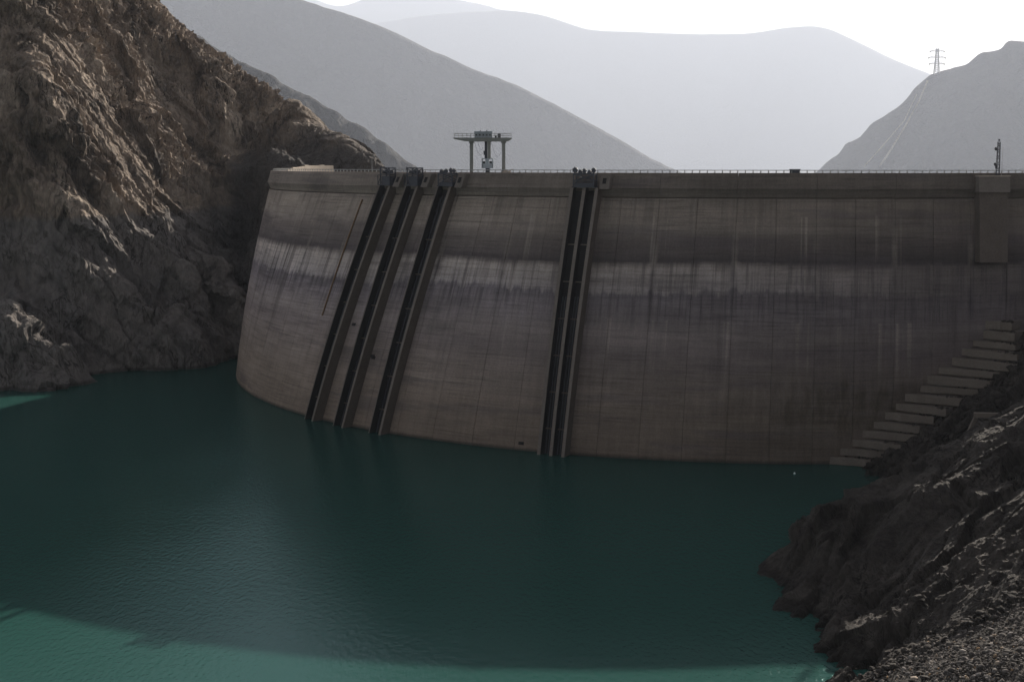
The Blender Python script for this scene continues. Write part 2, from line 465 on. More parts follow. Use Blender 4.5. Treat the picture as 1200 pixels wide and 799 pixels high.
        base = t.mix(1.0, base, t.ramp(wsh, [(0.3, 0.84), (0.7, 1.08)]), 'MULTIPLY')
        blot = t.noise(t.comb(t.math('MULTIPLY', u, 0.05), t.math('MULTIPLY', v, 0.1), 3.0), 1.0, 5, 0.6)
        base = t.mix(1.0, base, t.ramp(blot, [(0.3, 1.05), (0.7, 1.55)]), 'MULTIPLY')
    base = t.mix(1.0, base, t.ramp(fine, [(0.3, (0.85, 0.81, 0.79)), (0.7, (1.16, 1.11, 1.08))]), 'MULTIPLY')
    nb = t.bump(fine, 0.35, 0.06)
    return t.done(base, 0.9, nb, spec=0.25)

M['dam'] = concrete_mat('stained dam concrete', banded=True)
M['parapet'] = concrete_mat('parapet concrete', (0.175, 0.155, 0.14))
M['concrete'] = concrete_mat('plain concrete', (0.24, 0.215, 0.195))
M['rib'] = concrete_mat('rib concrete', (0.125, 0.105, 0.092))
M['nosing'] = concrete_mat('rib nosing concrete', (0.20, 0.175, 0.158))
M['pale'] = concrete_mat('pale concrete', (0.42, 0.37, 0.31))
M['step'] = concrete_mat('step concrete', (0.175, 0.152, 0.13))

def plain(name, col, rough=0.6, metal=0.0, var=0.25, scale=2.0):
    t = NT(name)
    n = t.noise(t.coord(), scale, 5, 0.65)
    c = t.mix(n, tuple(x * (1 - var) for x in col), tuple(x * (1 + var) for x in col))
    return t.done(c, rough, t.bump(n, 0.15, 0.02), metal)
M['slot'] = plain('black shaded stained slot', (0.022, 0.02, 0.021), 0.85)  # stain plus the unlit depth of the slots, put into the colour
M['steel'] = plain('dark blue grey steel', (0.06, 0.062, 0.075), 0.55)
M['paint'] = plain('grey green crane paint', (0.22, 0.225, 0.21), 0.55)
M['lightpaint'] = plain('light blue grey paint', (0.34, 0.38, 0.42), 0.5)
M['rust'] = plain('rusty pipe', (0.2, 0.125, 0.075), 0.9)
M['glass'] = plain('dark window glass', (0.03, 0.035, 0.04), 0.1)
M['galv'] = plain('galvanised steel', (0.3, 0.3, 0.29), 0.5)
t = NT('loose stones')
ge = t.n.new('ShaderNodeNewGeometry'); oi = t.n.new('ShaderNodeObjectInfo')
rnd = t.math('FRACT', t.math('ADD', ge.outputs['Random Per Island'], oi.outputs['Random']))
sc = t.ramp(rnd, [(0.0, (0.035, 0.03, 0.027)), (0.45, (0.085, 0.075, 0.068)), (0.8, (0.17, 0.15, 0.14)), (0.93, (0.28, 0.25, 0.225)), (0.97, (0.30, 0.19, 0.10)), (1.0, (0.36, 0.33, 0.30))])
M['stone'] = t.done(t.mix(1.0, sc, t.ramp(t.noise(t.coord(), 5.0, 4, 0.6), [(0.3, 0.7), (0.7, 1.15)]), 'MULTIPLY'), 0.95, spec=0.2)
M['white'] = plain('white paint', (0.75, 0.75, 0.72), 0.6)
M['gravel'] = plain('track gravel', (0.36, 0.31, 0.25), 0.95)
M['asphalt'] = plain('road asphalt', (0.11, 0.105, 0.1), 0.95)
M['wood'] = plain('weathered brown beam', (0.17, 0.14, 0.115), 0.9)

def water_mat():
    t = NT('reservoir water')
    co = t.coord()
    a = t.mapping(co, scale=(0.9, 0.42, 1), rot=(0, 0, R_(12)))
    w1 = t.noise(a, 1.7, 3, 0.55)
    w2 = t.noise(t.mapping(co, scale=(1, 0.6, 1), rot=(0, 0, R_(-24))), 4.2, 3, 0.6)
    gust = t.ramp(t.noise(t.mapping(co, scale=(1, 0.5, 1)), 0.014, 3, 0.5), [(0.35, 0.35), (0.65, 1.0)])
    h = t.math('MULTIPLY', t.math('ADD', w1, t.math('MULTIPLY', w2, 0.35)), gust)
    nb = t.bump(h, 1.0, 0.12)
    col = t.mix(t.noise(co, 0.02, 3), (0.014, 0.058, 0.049), (0.022, 0.068, 0.057))
    t.n.remove(t.b)
    df = t.n.new('ShaderNodeBsdfDiffuse'); t.l(col, df.inputs['Color'])
    gl = t.n.new('ShaderNodeBsdfGlossy'); gl.inputs['Color'].default_value = (0.62, 0.86, 0.88, 1); gl.inputs['Roughness'].default_value = 0.13; t.l(nb, gl.inputs['Normal'])
    fz = t.n.new('ShaderNodeFresnel'); fz.inputs['IOR'].default_value = 1.333; t.l(nb, fz.inputs['Normal'])
    ms_ = t.n.new('ShaderNodeMixShader')
    t.l(t.math('MULTIPLY', fz.outputs[0], 0.72), ms_.inputs[0]); t.l(df.outputs[0], ms_.inputs[1]); t.l(gl.outputs[0], ms_.inputs[2])
    t.l(ms_.outputs[0], t.out.inputs['Surface'])
    return t.m
M['water'] = water_mat()

# ================================================================== THE SETTING
MB().box(-42000, 42000, -1500, 60000, -61.0, -60.0).build('ground', M['mount']).__setitem__('kind', 'structure')
wm = MB().add([(-420, -420, 0), (420, -420, 0), (420, 300, 0), (70, 300, 0), (-20, 440, 0), (-420, 440, 0)], [(0, 1, 2, 3, 4, 5)])
tag(wm.build('water', M['water'], fix=False), kind='structure')

# ---- the cliff on the left bank
L = np.array([0.42, 0.38, -0.82]); L /= np.linalg.norm(L)
def strat(P, k): return P - L * ((P @ L) * (1 - 1.0 / k))[..., None]

cp = [at(*q) for q in [
    (0,360,351),(50,402,347),(75,430,346),(0,340,370),(60,398,366),(105,425,368),(0,372,360),(30,396,359),(60,418,358),(95,442,358),
    (0,300,372),(60,350,370),(120,380,374),(200,370,389),(150,330,384),(95,280,377),(50,250,376),(0,230,377),
    (250,350,410),(262,310,418),(225,320,402),(180,300,398),(150,280,396),(200,280,412),(235,275,428),(264,262,436),(245,240,440),
    (0,150,383),(60,150,382),(85,150,389),(115,150,408),(145,150,428),(180,150,456),(200,150,470),
    (60,200,380),(90,215,384),(120,215,397),(160,215,418),(200,215,440),(215,225,450),
    (0,60,398),(45,70,400),(75,70,414),(110,60,442),(150,70,474),(190,90,498),(0,0,412),(30,0,416),(65,0,436),(100,0,462),(130,0,490),(162,0,520),
    (205,38,518),(228,58,508),(205,80,500),(246,68,512),(262,85,508),(274,120,504),(276,160,500),(258,190,490),(238,150,496),(222,115,500),
    (292,170,508),(306,205,448),(292,250,470),(287,300,454),(282,350,440),(277,395,424),(302,150,494),(322,180,454),
    (272,84,530),(300,98,522),(340,122,498),(360,140,485),(380,156,470),(400,172,456),(420,188,448),(440,205,444),(460,222,440),(330,150,482),(360,172,466),(395,194,452),(352,193,452)]]
cp += [at_z(*q) for q in [(0,457),(50,459),(98,455),(112,441),(150,435),(200,425),(240,415),(275,408)]]
cp += [(-150,322,2),(-165,322,20),(-180,360,62),(-190,420,112),(-190,500,150),(-165,560,140),(-100,590,60),(-60,540,35),(-40,510,20),(-140,620,105),
       (-70,440,57.5),(-62,449,56),(-77,433,48),(-70,418,12),(-45,432,10),(-28,450,20),(-15,500,5),(-20,440,-6),(-105,335,-9),(-95,370,-9),(-80,395,-8),(-125,325,-8),(-145,305,-5)]
gx = np.arange(-188, -15, 0.36); gy = np.arange(318, 600, 0.36)
X, Y = np.meshgrid(gx, gy, indexing='ij')
Z = tps(cp, X, Y, 2.0)
V = np.stack([X, Y, Z], -1)
n0 = normals(V)
q = strat(V, 2.6)
amp = np.clip((V[..., 2] + 8) / 14, 0.25, 1)
brk = np.clip(0.65 + 0.9 * fbm(V / 26.0, 3, 91), 0.35, 1.3)         # massive slabs here, shattered rock there
NB = (0.66, -0.10, 0.74)
q4 = strat(V, 4.5)
up = np.clip((V[..., 2] + 5 * fbm(V / 15.0, 2, 95) - 40) / 14, 0, 1)          # broken rock above the old water line, washed slabs below
N1, N2, N3 = NB, (0.74, 0.28, -0.61), (0.12, -0.98, 0.16)
blk = 1.15 * (1.5 * bedding(V, N1, 5.5, 201, 0.28) + 1.2 * bedding(V, N2, 4.4, 211, 0.28) + 0.9 * bedding(V, N3, 5.2, 221, 0.3)
       + 0.7 * bedding(V, N1, 1.9, 231, 0.3) + 0.6 * bedding(V, N2, 1.6, 241, 0.3) + 0.45 * bedding(V, N3, 1.8, 251, 0.3) + 0.8 * facets(V / 3.4, 31) + 0.4 * facets(V / 1.3, 51))
slab = (2.0 * bedding(V, N1, 9.0, 261, 0.3) + 0.8 * bedding(V, N1, 3.1, 271, 0.3) + 0.8 * bedding(V, N2, 7.5, 281, 0.3) + 0.35 * bedding(V, N3, 3.3, 291, 0.3)
        + 0.5 * facets(q4 / 3.0, 33) + 0.2 * facets(V / 1.2, 53) - 1.6 * np.clip(1 - 12 * np.abs(vnoise(strat(V, 6.0) / 9.0, 81)), 0, 1))
d = (2.6 * ridged(q / 23.0, 3, 3) + 2.2 * facets(q4 / 8.0, 11) + up * brk * blk + (1 - up) * slab + 0.12 * fbm(V / 0.8, 2, 71))
calm = 1 - 0.6 * np.clip((V[..., 0] + 88) / 15, 0, 1) * np.clip((V[..., 1] - 425) / 15, 0, 1)
d = d * calm
smooth_low = 0.9 + 0.1 * np.clip((V[..., 2] - 40) / 10, 0, 1)
V = V + n0 * ((d - 1.0) * amp * smooth_low)[..., None]
cliff = tag(grid_mesh('cliff', V, M['cliff'], smooth=False), kind='structure')

# ---- the rocky shore on the right bank, in front
cp = [at(*q) for q in [
    (925,655,181),(950,617,183),(1000,587,184),(1020,585,184),(1050,566,185),(1080,543,187),(1120,527,189),(1150,506,191),(1200,482,192),(1260,440,192),
    (950,680,174),(1000,650,175),(1000,720,161),(1050,600,176),(1050,680,164),(1100,560,177),(1100,640,165),(1150,560,177),(1150,620,164),(1200,560,170),
    (1100,720,148),(1150,690,148),(1200,640,152),(1012,787,145),(1060,765,141),(1120,735,140),(1200,692,139),
    (1020,810,136),(1100,799,126),(1150,780,124),(1200,740,130),(1200,799,117),(1260,760,118),
    (1022,562,243),(1018,574,238),(1060,540,241),(1100,512,240),(1150,476,241),(1190,446,243),(1210,420,247),(1215,380,254),(1150,500,226),(1180,500,216),(1120,520,230)]]
cp += [at(*q) + np.array([0, 0, 0.2]) for q in [(1030,535,252),(1060,515,253),(1100,490,253),(1140,462,253),(1180,430,252)]]
cp += [at_z(*q) for q in [(890,682),(905,697),(930,722),(955,757),(985,798),(1004,562)]]
cp += [(55,207,4),(46,200,-3),(75,208,15),(90,212,24),(36,196,-5),(29,178,-4),(28,160,-4),(30,142,-4),(52,225,-3),(58,250,-6),(70,262,2),(100,275,14),
       (132,250,44),(125,200,46),(100,150,36),(85,110,34),(60,82,24),(38,82,8),(26,100,-6),(28,125,-5),(135,285,50),(80,285,5)]
gx = np.arange(24, 124, 0.24); gy = np.arange(84, 286, 0.24)
X, Y = np.meshgrid(gx, gy, indexing='ij')
Z = tps(cp, X, Y, 0.6)
V = np.stack([X, Y, Z], -1)
SH_X, SH_Y, SH_Z = gx, gy, Z.copy()
n0 = normals(V)
L = np.array([-0.55, -0.5, -0.66]); L /= np.linalg.norm(L)
q = strat(V, 2.4)
sc_y = Y - (np.interp(X, [30, 39, 45, 52, 60, 75], [137, 141, 140.5, 139.5, 139, 138]))   # >0 beyond the foot of the scree
rockf = np.clip(sc_y / 4.0, 0.12, 1) * np.clip((V[..., 2] + 5) / 6, 0.3, 1)
brk = np.clip(0.6 + 0.9 * fbm(V / 12.0, 3, 191), 0.2, 1.25)
q4 = strat(V, 4.5)
NB2 = (-0.62, 0.25, 0.74)
d = (1.3 * ridged(q / 12.0, 3, 5) + 1.2 * facets(q4 / 4.5, 111) + 0.5 * brk * facets(q4 / 1.6, 131)
     + 0.8 * brk * bedding(V, NB2, 4.2, 231, 0.5) + 0.3 * brk * bedding(V, NB2, 1.4, 241, 0.5) + 0.25 * brk * bedding(V, (0.3, 0.9, 0.2), 1.5, 251, 0.7)
     + 0.3 * brk * ridged(q / 1.3, 4, 161) + 0.08 * fbm(V / 0.4, 2, 171)
     - 0.7 * np.clip(1 - 10 * np.abs(vnoise(strat(V, 6.0) / 3.2, 181)), 0, 1))
V = V + n0 * ((d - 1.6) * rockf)[..., None]
SH_V = V
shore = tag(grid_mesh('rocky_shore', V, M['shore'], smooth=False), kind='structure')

# ---- mountains in the haze
def mountain(name, prof, D, front, back, step, amp, scale, seed, m, slope=0.62, x_ext=0.0, rag=0.10, k=5):
    P = np.array([at(x, y, D) for x, y in prof])
    xs = np.arange(P[0, 0] - x_ext, P[-1, 0] + x_ext, step)
    zs = np.interp(xs, P[:, 0], P[:, 2])
    ker = np.hanning(2 * k + 1); ker /= ker.sum()
    zs = np.convolve(np.pad(zs, k, mode='edge'), ker, 'valid')
    s = np.arange(-front, back, step)
    X, Sg = np.meshgrid(xs, s, indexing='ij')
    base = zs[:, None] - slope * np.abs(Sg) * np.where(Sg < 0, 1.0, 0.7)
    V = np.stack([X, D + Sg, base], -1)
    tap = np.clip(np.abs(Sg) / (scale * 0.8), rag, 1)
    r = ridged(np.stack([X / scale, (D + Sg) / (scale * 2.2), 0 * X], -1), 5, seed, 0.52)
    V[..., 2] += amp * tap * (r - 0.6) + amp * 0.05 * fbm(V / (scale * 0.12), 3, seed + 9)
    V[..., 2] = np.maximum(V[..., 2], -60.5)
    o = tag(grid_mesh(name, V, m, smooth=True), kind='structure')
    return xs, D + s, V[..., 2]

mount_main = mountain('mountain', [(-500,-330),(-100,-170),(170,-40),(290,-20),(360,2),(430,26),(500,58),(560,80),(620,103),(680,135),(740,170),(795,198),(860,235),(1000,300)],
         14000, 4400, 2200, 40.0, 100, 1540, 3, M['mount'], slope=0.85, rag=0.2, k=4)
mountain('mountain', [(-150,-150),(200,20),(345,106),(362,112),(380,125),(398,131),(410,140),(428,147),(440,158),(452,163),(465,176),(490,193),(520,212),(600,260)],
         4600, 1000, 600, 10, 70, 330, 13, M['mount'], rag=0.15, k=1, slope=0.8)
mountain('mountain', [(100,60),(350,40),(430,28),(500,16),(560,13),(600,11),(640,18),(690,35),(760,37),(820,39),(880,38),(930,30),(965,29),(1000,45),(1050,70),(1090,86),(1200,130),(1400,190)],
         36000, 8600, 4300, 127.0, 120, 4200, 23, M['mount'], slope=0.8)
mountain('mountain', [(100,-80),(300,-30),(370,0),(400,12),(430,-2),(470,-12),(520,-3),(600,14),(700,60)],
         42500, 3300, 2600, 165.0, 300, 3600, 33, M['mount'], slope=0.8)
MR_D = 12000
mount_right = mountain('mountain', [(880,260),(957,200),(972,187),(985,178),(990,168),(1008,160),(1020,145),(1035,138),(1052,126),(1062,117),(1068,105),(1080,98),(1092,86),(1110,80),(1132,77),(1150,66),(1165,62),(1174,62),(1178,53),(1190,49),(1200,50),(1300,20),(1500,-60),(1800,-160)],
         MR_D, 2650, 1700, 26, 137, 960, 43, M['mount'], slope=0.7, rag=0.22, k=2)

# ================================================================== THE DAM
DCY = 392.09
def dam_axis(z):
    t = (55.0 - z) / 55.0
    return 67.37 - 7.6 * t, 133.12 + 3.97 * t + 4.63 * t * (1 - t)
WARP_T = [-112.0, -60.0, -45.0, -41.5, -37.6, -24.4, -17.0, -11.0, -4.0, 40.0]
WARP_K = [-10.0, -8.5, -6.6, -5.8, -5.0, -1.6, -1.1, -0.5, 0.0, 0.0]
def lean(th, z):
    """true bearing of the joint plane that starts at th under the crest: the planes splay towards the left bank"""
    return th + np.interp(th, WARP_T, WARP_K) * (50.4 - z) / 50.0
def unlean(a, z):
    t = a
    for _ in range(8): t = a - np.interp(t, WARP_T, WARP_K) * (50.4 - z) / 50.0
    return t
def face(th, z, off=0.0):
    th = float(lean(th, z))
    cx, r = dam_axis(z)
    r += off
    a = R_(th)
    e = (cx - 67.37)
    k = e * math.sin(a)
    q = k + math.sqrt(k * k - e * e + r * r)          # radial planes all pass through the crest axis
    return (67.37 + q * math.sin(a), DCY - q * math.cos(a), z)
def dam_uv(co):
    th = np.radians(unlean(np.degrees(np.arctan2(co[:, 0] - 67.37, DCY - co[:, 1])), co[:, 2]))
    return np.stack([(np.degrees(th) + 16.9) * (14.64 / 6.3) + 7.32 + 14.64 * 20, co[:, 2]], -1)
def hit_th(x, y, off=0.0):
    """angle on the wall (set out by off metres) on a photo bearing"""
    r = ray(x, y)
    lo = None
    for D in np.arange(235, 400, 0.1):
        p = r * (D / r[1]); z = p[2] + CAM_Z
        cx, rr = dam_axis(z)
        if math.hypot(p[0] - cx, p[1] - DCY) < rr + off:
            return float(unlean(math.degrees(math.atan2(p[0] - 67.37, DCY - p[1])), z)), z
    return None

dam = empty('dam', (0, 0, 0), 0, 'huge curved concrete arch dam with dark and pale water stains rising from the green reservoir', 'dam')
TH0, TH1 = -110.0, 36.0
# mass concrete behind the facing
ths = np.arange(TH0, TH1 + 0.1, 2.0)
MB().sweep([[face(t, z, o) for (o, z) in ((-1.2, -5), (-1.2, 54.2), (-7.5, 54.2), (-9.5, 20), (-12, -5))] for t in ths]).build('core', M['concrete'], dam)
MB().sweep([[face(t, z, o) for (o, z) in ((-1.25, 54.204), (-1.25, 54.4), (-7.3, 54.4), (-7.3, 54.204))] for t in ths]).build('road_deck', M['asphalt'], dam)
# monolith columns between contraction joints
STEP = 3.15
k0 = math.floor((TH0 + 16.9) / STEP)
th_j = [-16.9 + STEP * k for k in range(k0, k0 + 60) if TH0 - 3 < -16.9 + STEP * k < TH1]
rng = random.Random(8)
for j, a in enumerate(th_j):
    b = a + STEP
    major = (round((a + 16.9) / STEP) % 2) == 0
    g = 0.045
    rings = []
    zs = []
    z = -4.0
    while z < 50.2:
        zs += [z, min(z + 1.46, 50.35)]
        z += 1.55
    for i, zz in enumerate(zs):
        o = 0.045 * (rng.random() - 0.5) if i % 2 == 0 else o
        oo = o
        dj = 0.12 if major else 0.05
        rings.append([face(a + 0.004, zz, oo - dj), face(a + g, zz, oo), face(a + STEP * 0.33, zz, oo), face(a + STEP * 0.67, zz, oo), face(b - g, zz, oo), face(b - 0.004, zz, oo - dj),
                      face(b - 0.004, zz, -1.15), face(a + 0.004, zz, -1.15)])
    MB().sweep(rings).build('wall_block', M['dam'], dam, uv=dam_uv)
# parapet with a sloping corbel under it
prof = [(0.95, 52.05), (0.95, 55.0), (-0.35, 55.0), (-0.35, 54.42), (-1.15, 54.42), (-1.15, 50.38), (-0.25, 50.38)]
j = 0
a = th_j[0]
while a < TH1 - 1:
    b = a + 2 * STEP
    dv = 0.03 * (rng.random() - 0.5)
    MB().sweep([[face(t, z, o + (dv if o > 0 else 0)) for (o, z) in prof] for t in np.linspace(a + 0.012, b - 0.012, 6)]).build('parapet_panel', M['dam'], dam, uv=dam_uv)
    a = b
# railing
MB().sweep([[face(t, z, o) for (o, z) in ((0.36, 55.42), (0.36, 55.56), (0.2, 55.56), (0.2, 55.42))] for t in np.arange(th_j[0], TH1, 0.5)]).build('handrail', M['galv'], dam)
pm = MB()
for t in np.arange(th_j[0] + 0.3, TH1 - 0.3, 0.62):
    p = Vector(face(t, 55.002, 0.28))
    pm.bar(p, p + Vector((0, 0, 0.42)), 0.16)
tag(pm.build('railing_post', M['galv'], dam), kind='stuff')

# ---- gate shafts: ribs standing proud of the wall, black slots in front
def rib_box(mb, th, u0, u1, o0, o1, z0, z1, nz=14):
    rings = []
    for z in np.linspace(z0, z1, nz):
        a = R_(float(lean(th, z))); et = (math.cos(a), math.sin(a))
        r = []
        for (u, o) in ((u0, o1), (u1, o1), (u1, o0), (u0, o0)):
            x, y, _ = face(th, z, o)
            r.append((x + et[0] * u, y + et[1] * u, z))
        rings.append(r)
    return mb.sweep(rings)
PROUD = 2.2
def gate_shaft(th, slots, wl, wd, wr, seed):
    """slots black channels, each between concrete flanges; u = 0 at the left front edge"""
    total = wl + slots * wd + (slots - 1) * wl + wr
    zt = 52.15
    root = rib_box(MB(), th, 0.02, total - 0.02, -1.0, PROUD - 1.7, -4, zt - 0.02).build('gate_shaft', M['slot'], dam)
    u = 0.0
    for k in range(slots + 1):
        wf = wr if k == slots else wl
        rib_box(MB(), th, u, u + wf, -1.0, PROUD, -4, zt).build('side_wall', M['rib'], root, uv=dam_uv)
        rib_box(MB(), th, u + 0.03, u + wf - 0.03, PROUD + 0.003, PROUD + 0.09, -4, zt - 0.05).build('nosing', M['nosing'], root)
        u += wf
        if k < slots:
            rib_box(MB(), th, u + 0.003, u + 0.05, PROUD - 1.69, PROUD - 0.02, -4, zt - 0.01).build('shade_liner', M['slot'], root)  # thin black sheets that paint the slot's shade onto its sides
            rib_box(MB(), th, u + wd - 0.05, u + wd - 0.003, PROUD - 1.69, PROUD - 0.3, -4, zt - 0.01).build('shade_liner', M['slot'], root)
            for fr in (0.18, 0.5, 0.82):
                rib_box(MB(), th, u + wd * fr - 0.09, u + wd * fr + 0.09, PROUD - 1.7, PROUD - 1.45, -4, 31 if seed else zt - 2).build('guide_rail', M['steel'], root)
            for zz_ in np.arange(5.0, 48.0, 7.2):
                rib_box(MB(), th, u + 0.06, u + wd - 0.06, PROUD - 1.45, PROUD - 1.2, zz_, zz_ + 0.22, 2).build('crosspiece', M['rib'], root)
            u += wd
    return root, total
shaft_th = []
for (xt, yt, xb, yb) in ((442.6, 223, 357.5, 488), (473, 223, 391, 498), (511, 223, 432.6, 506)):
    tt = (hit_th(xt, yt, PROUD)[0] + hit_th(xb, yb, PROUD)[0]) / 2
    shaft_th.append(tt)
    gate_shaft(tt, 1, 0.25, 2.9, 0.65, 0)
tt4 = (hit_th(667, 222, PROUD)[0] + hit_th(631, 528, PROUD)[0]) / 2
gate_shaft(tt4, 2, 0.7, 1.9, 0.7, 1)
print('shafts', shaft_th, tt4, [hit_th(*q) for q in ((442.6,223,PROUD),(357.5,488,PROUD),(667,222,PROUD),(631,528,PROUD))])

# ---- rusty drain pipe
pts = [face(-47.9 - 2.2 * s * 0 , 49.0 - s * 26, 0.16) for s in np.linspace(0, 1, 12)]
MB().sweep([[(p[0] + 0.19 * math.cos(k), p[1] + 0.19 * math.sin(k), p[2]) for k in (0, 1.57, 3.14, 4.71)] for p in pts]).build('drain_pipe', M['rust'], dam)

# ---- square pier near the right bank
ppx0 = hit_th(1147, 240, 1.9)[0]
pr = rib_box(MB(), ppx0, 0.15, 5.75, -1.0, 1.9, 38.3, 51.4, 6).build('pier', M['rib'], dam, uv=dam_uv)
rib_box(MB(), ppx0, -0.1, 6.1, -0.9, 2.4, 51.4, 54.35, 2).build('pier_cap', M['parapet'], pr, uv=dam_uv)
rib_box(MB(), ppx0, -0.2, 6.2, -0.85, 2.5, 54.352, 54.5, 2).build('coping', M['pale'], pr)

# ================================================================== THINGS ON AND ROUND THE DAM

# ---- stepped concrete slabs where the dam meets the right bank (bearings of each slab: left top, right bottom)
def local(th, z, off):
    p = face(th, z, off)
    return p, R_(th)
SL = [(780,95,893,135),(770,135,903,180),(730,178,908,228),(680,212,915,270),(635,250,912,312),(580,292,875,348),(535,328,810,383),(497,370,755,418),
      (440,405,690,458),(397,445,612,503),(355,483,560,535),(310,522,500,575),(265,560,490,612),(218,598,420,655),(165,636,370,683),(120,672,290,718)]
stairs = empty('stepped_abutment', at_z(985, 547), 0, 'flight of sixteen thick concrete slabs stepping up the right bank against the dam wall', 'concrete steps')
so = np.array(stairs.location)
rng = random.Random(3)
zprev = None
slab_rub = []
for k, (xl, yl, xr, yr) in enumerate(SL[::-1]):
    a = (940 + xl / 3.63, 350 + yl / 3.63); b = (940 + xr / 3.63, 350 + (yr - 33) / 3.63)
    th, z = hit_th(*a)
    pl = np.array(face(th, z, 0)); pr_ = at_z(b[0], b[1], z)
    dr = (pr_ - pl) / np.linalg.norm(pr_ - pl)
    nrm = np.array([dr[1], -dr[0], 0]); nrm = nrm if nrm @ np.array([-1, -1, 0]) > 0 else -nrm
    p0 = pl - dr * 1.5
    zb = (z - 1.75) if zprev is None else zprev + 0.004
    zprev = z
    # plan: front edge broken into a few points so that it is not ruler straight
    front = [p0 + (pr_ - p0) * f + nrm * 0.34 * (rng.random() - 0.5) for f in (0, 0.16, 0.3, 0.42, 0.55, 0.67, 0.8, 0.9, 1.0)]
    back = [pr_ + dr * 0.4 - nrm * 5.5, p0 - nrm * 5.5]
    ring = front + back
    inset = [q - nrm * 1.2 for q in front] + back
    def zz(r, h): return [(q[0] - so[0], q[1] - so[1], h - so[2]) for q in r]
    for q_ in range(26):
        f_ = 1.0 - abs(rng.gauss(0, 0.16)); g_ = rng.random() * 1.5
        w_ = p0 + (pr_ - p0) * f_ - nrm * g_
        slab_rub.append((w_[0], w_[1], z))
    gap = 0.30 + 0.12 * rng.random()
    ch = [q - nrm * 0.06 for q in front] + back
    MB().sweep([zz(inset, zb - (3.0 if k == 0 else 0)), zz(inset, zb + gap), zz(ring, zb + gap + 0.002), zz(ring, z - 0.06), zz(ch, z)]).build('slab', M['step'], stairs)

# ---- beam and leg of a half buried portal
fr = empty('portal_frame', at(1143, 500, 219), 0, 'brown beam on a slanting post standing among dark rocks above the right shore', 'frame')
fo = Vector(fr.location)
MB().bar(Vector(at(1141, 486, 219)) - fo, Vector(at(1185, 487, 217)) - fo, 1.0, 0.75).build('beam', M['wood'], fr)
MB().bar(Vector(at(1143.5, 489, 219.2)) - fo, Vector(at(1133, 512, 220)) - fo, 0.6, 0.6).build('post', M['wood'], fr)

# ---- gate hoists over the shafts
def hoist(th, w0, kind, label):
    org, rz = face(th, 52.16, 0.0), R_(th)
    h = empty('gate_hoist', org, rz, label, 'hoist', 'gate hoists on the crest above the shafts')
    y0, y1 = -PROUD - 0.5, -0.9
    W, H = w0, (3.7 if kind == 'box' else 2.6)
    MB().box(-0.15, W + 0.15, y0 - 0.1, y1 + 0.05, 0.0, 0.22).build('deck', M['steel'], h)
    f = MB()
    for x in (0.1, W - 0.1):
        for y in (y0 + 0.1, y1 - 0.1):
            f.bar((x, y, 0.22), (x, y, H), 0.2)
    for y in (y0 + 0.1, y1 - 0.1):
        f.bar((0.1, y, H - 1.3), (W - 0.1, y, H - 0.1), 0.14); f.bar((W - 0.1, y, H - 1.3), (0.1, y, H - 0.1), 0.14)
        f.bar((0, y, H - 1.4), (W, y, H - 1.4), 0.16); f.bar((0, y, H), (W, y, H), 0.24)
    for x in (0.1, W - 0.1):
        f.bar((x, y0, H), (x, y1, H), 0.24); f.bar((x, y0, 0.3), (x, y1, H - 1.4), 0.14)
    f.build('frame', M['steel'], h)
    MB().box(0.25, W - 0.25, y0 + 0.25, y1 - 0.2, 0.22, H - 1.7).build('winch_housing', M['steel'], h)
    if kind == 'box':
        MB().tube((0.3, (y0 + y1) / 2, H - 0.8), (W - 0.3, (y0 + y1) / 2, H - 0.8), 0.42, n=14).build('drum', M['steel'], h)
        s = MB()
        s.bar((-0.9, y0 + 0.2, 0.1), (-0.9, y0 + 0.2, 2.2), 0.14).bar((-0.9, y0 + 0.2, 2.2), (0.1, y0 + 0.2, 2.2), 0.14).bar((-0.9, y0 + 0.2, 0.2), (0.1, y0 + 0.2, 2.1), 0.12).bar((-0.9, y0 + 0.2, 0.1), (0.1, y0 + 0.2, 0.1), 0.14)
        s.build('side_ladder', M['steel'], h)
    else:
        r = random.Random(int(abs(th) * 10))
        nsh = int(W / 0.75)
        for k in range(nsh):
            x = 0.35 + (W - 0.7) * k / max(1, nsh - 1)
            z = H + 0.15 + 0.7 * r.random(); y = y0 + 0.3 + 0.8 * r.random(); rad = 0.34 + 0.2 * r.random()
            m = MB().tube((x, y - 0.09, z), (x, y + 0.09, z), rad, n=14)
            for q in range(7):
                an = q * 0.9
                m.bar((x, y, z), (x + math.cos(an) * (rad + 0.12), y, z + math.sin(an) * (rad + 0.12)), 0.1)
            m.bar((x, y, H - 0.1), (x, y, z), 0.16)
            m.build('sheave', M['steel'], h)
    return h
hoist(shaft_th[0] + 0.35, 3.2, 'box', 'dark boxy hoist frame above the leftmost black shaft of the dam')
hoist(shaft_th[1] + 0.35, 3.2, 'box', 'dark boxy hoist frame above the middle one of the three left shafts')
hoist(shaft_th[2] + 0.2, 3.9, 'open', 'dark hoist with ragged pulleys on top, just left of the gantry crane')
hoist(tt4 + 0.3, 4.4, 'open', 'dark hoist with a row of pulleys above the lone double shaft right of the crane')
for i, tb in enumerate(shaft_th + [tt4]):
    wdt = 4.6 if i < 3 else 6.1
    br = rib_box(MB(), tb, wdt, wdt + 1.9, 0.5, 2.3, 51.9, 54.7, 2).build('bracket', M['parapet'], dam, uv=dam_uv)
    rib_box(MB(), tb, wdt + 0.5, wdt + 1.2, 2.2, 2.42, 52.9, 54.0, 2).build('hatch', M['slot'], br)

# ---- small dark outlets in the wall
for (x, y) in ((611, 519), (415, 380), (438, 419), (437, 417)):
    hth = hit_th(x, y)
    rib_box(MB(), hth[0], -0.55, 0.55, -0.2, 0.14, hth[1] - 0.3, hth[1] + 0.3, 2).build('outlet', M['slot'], dam)

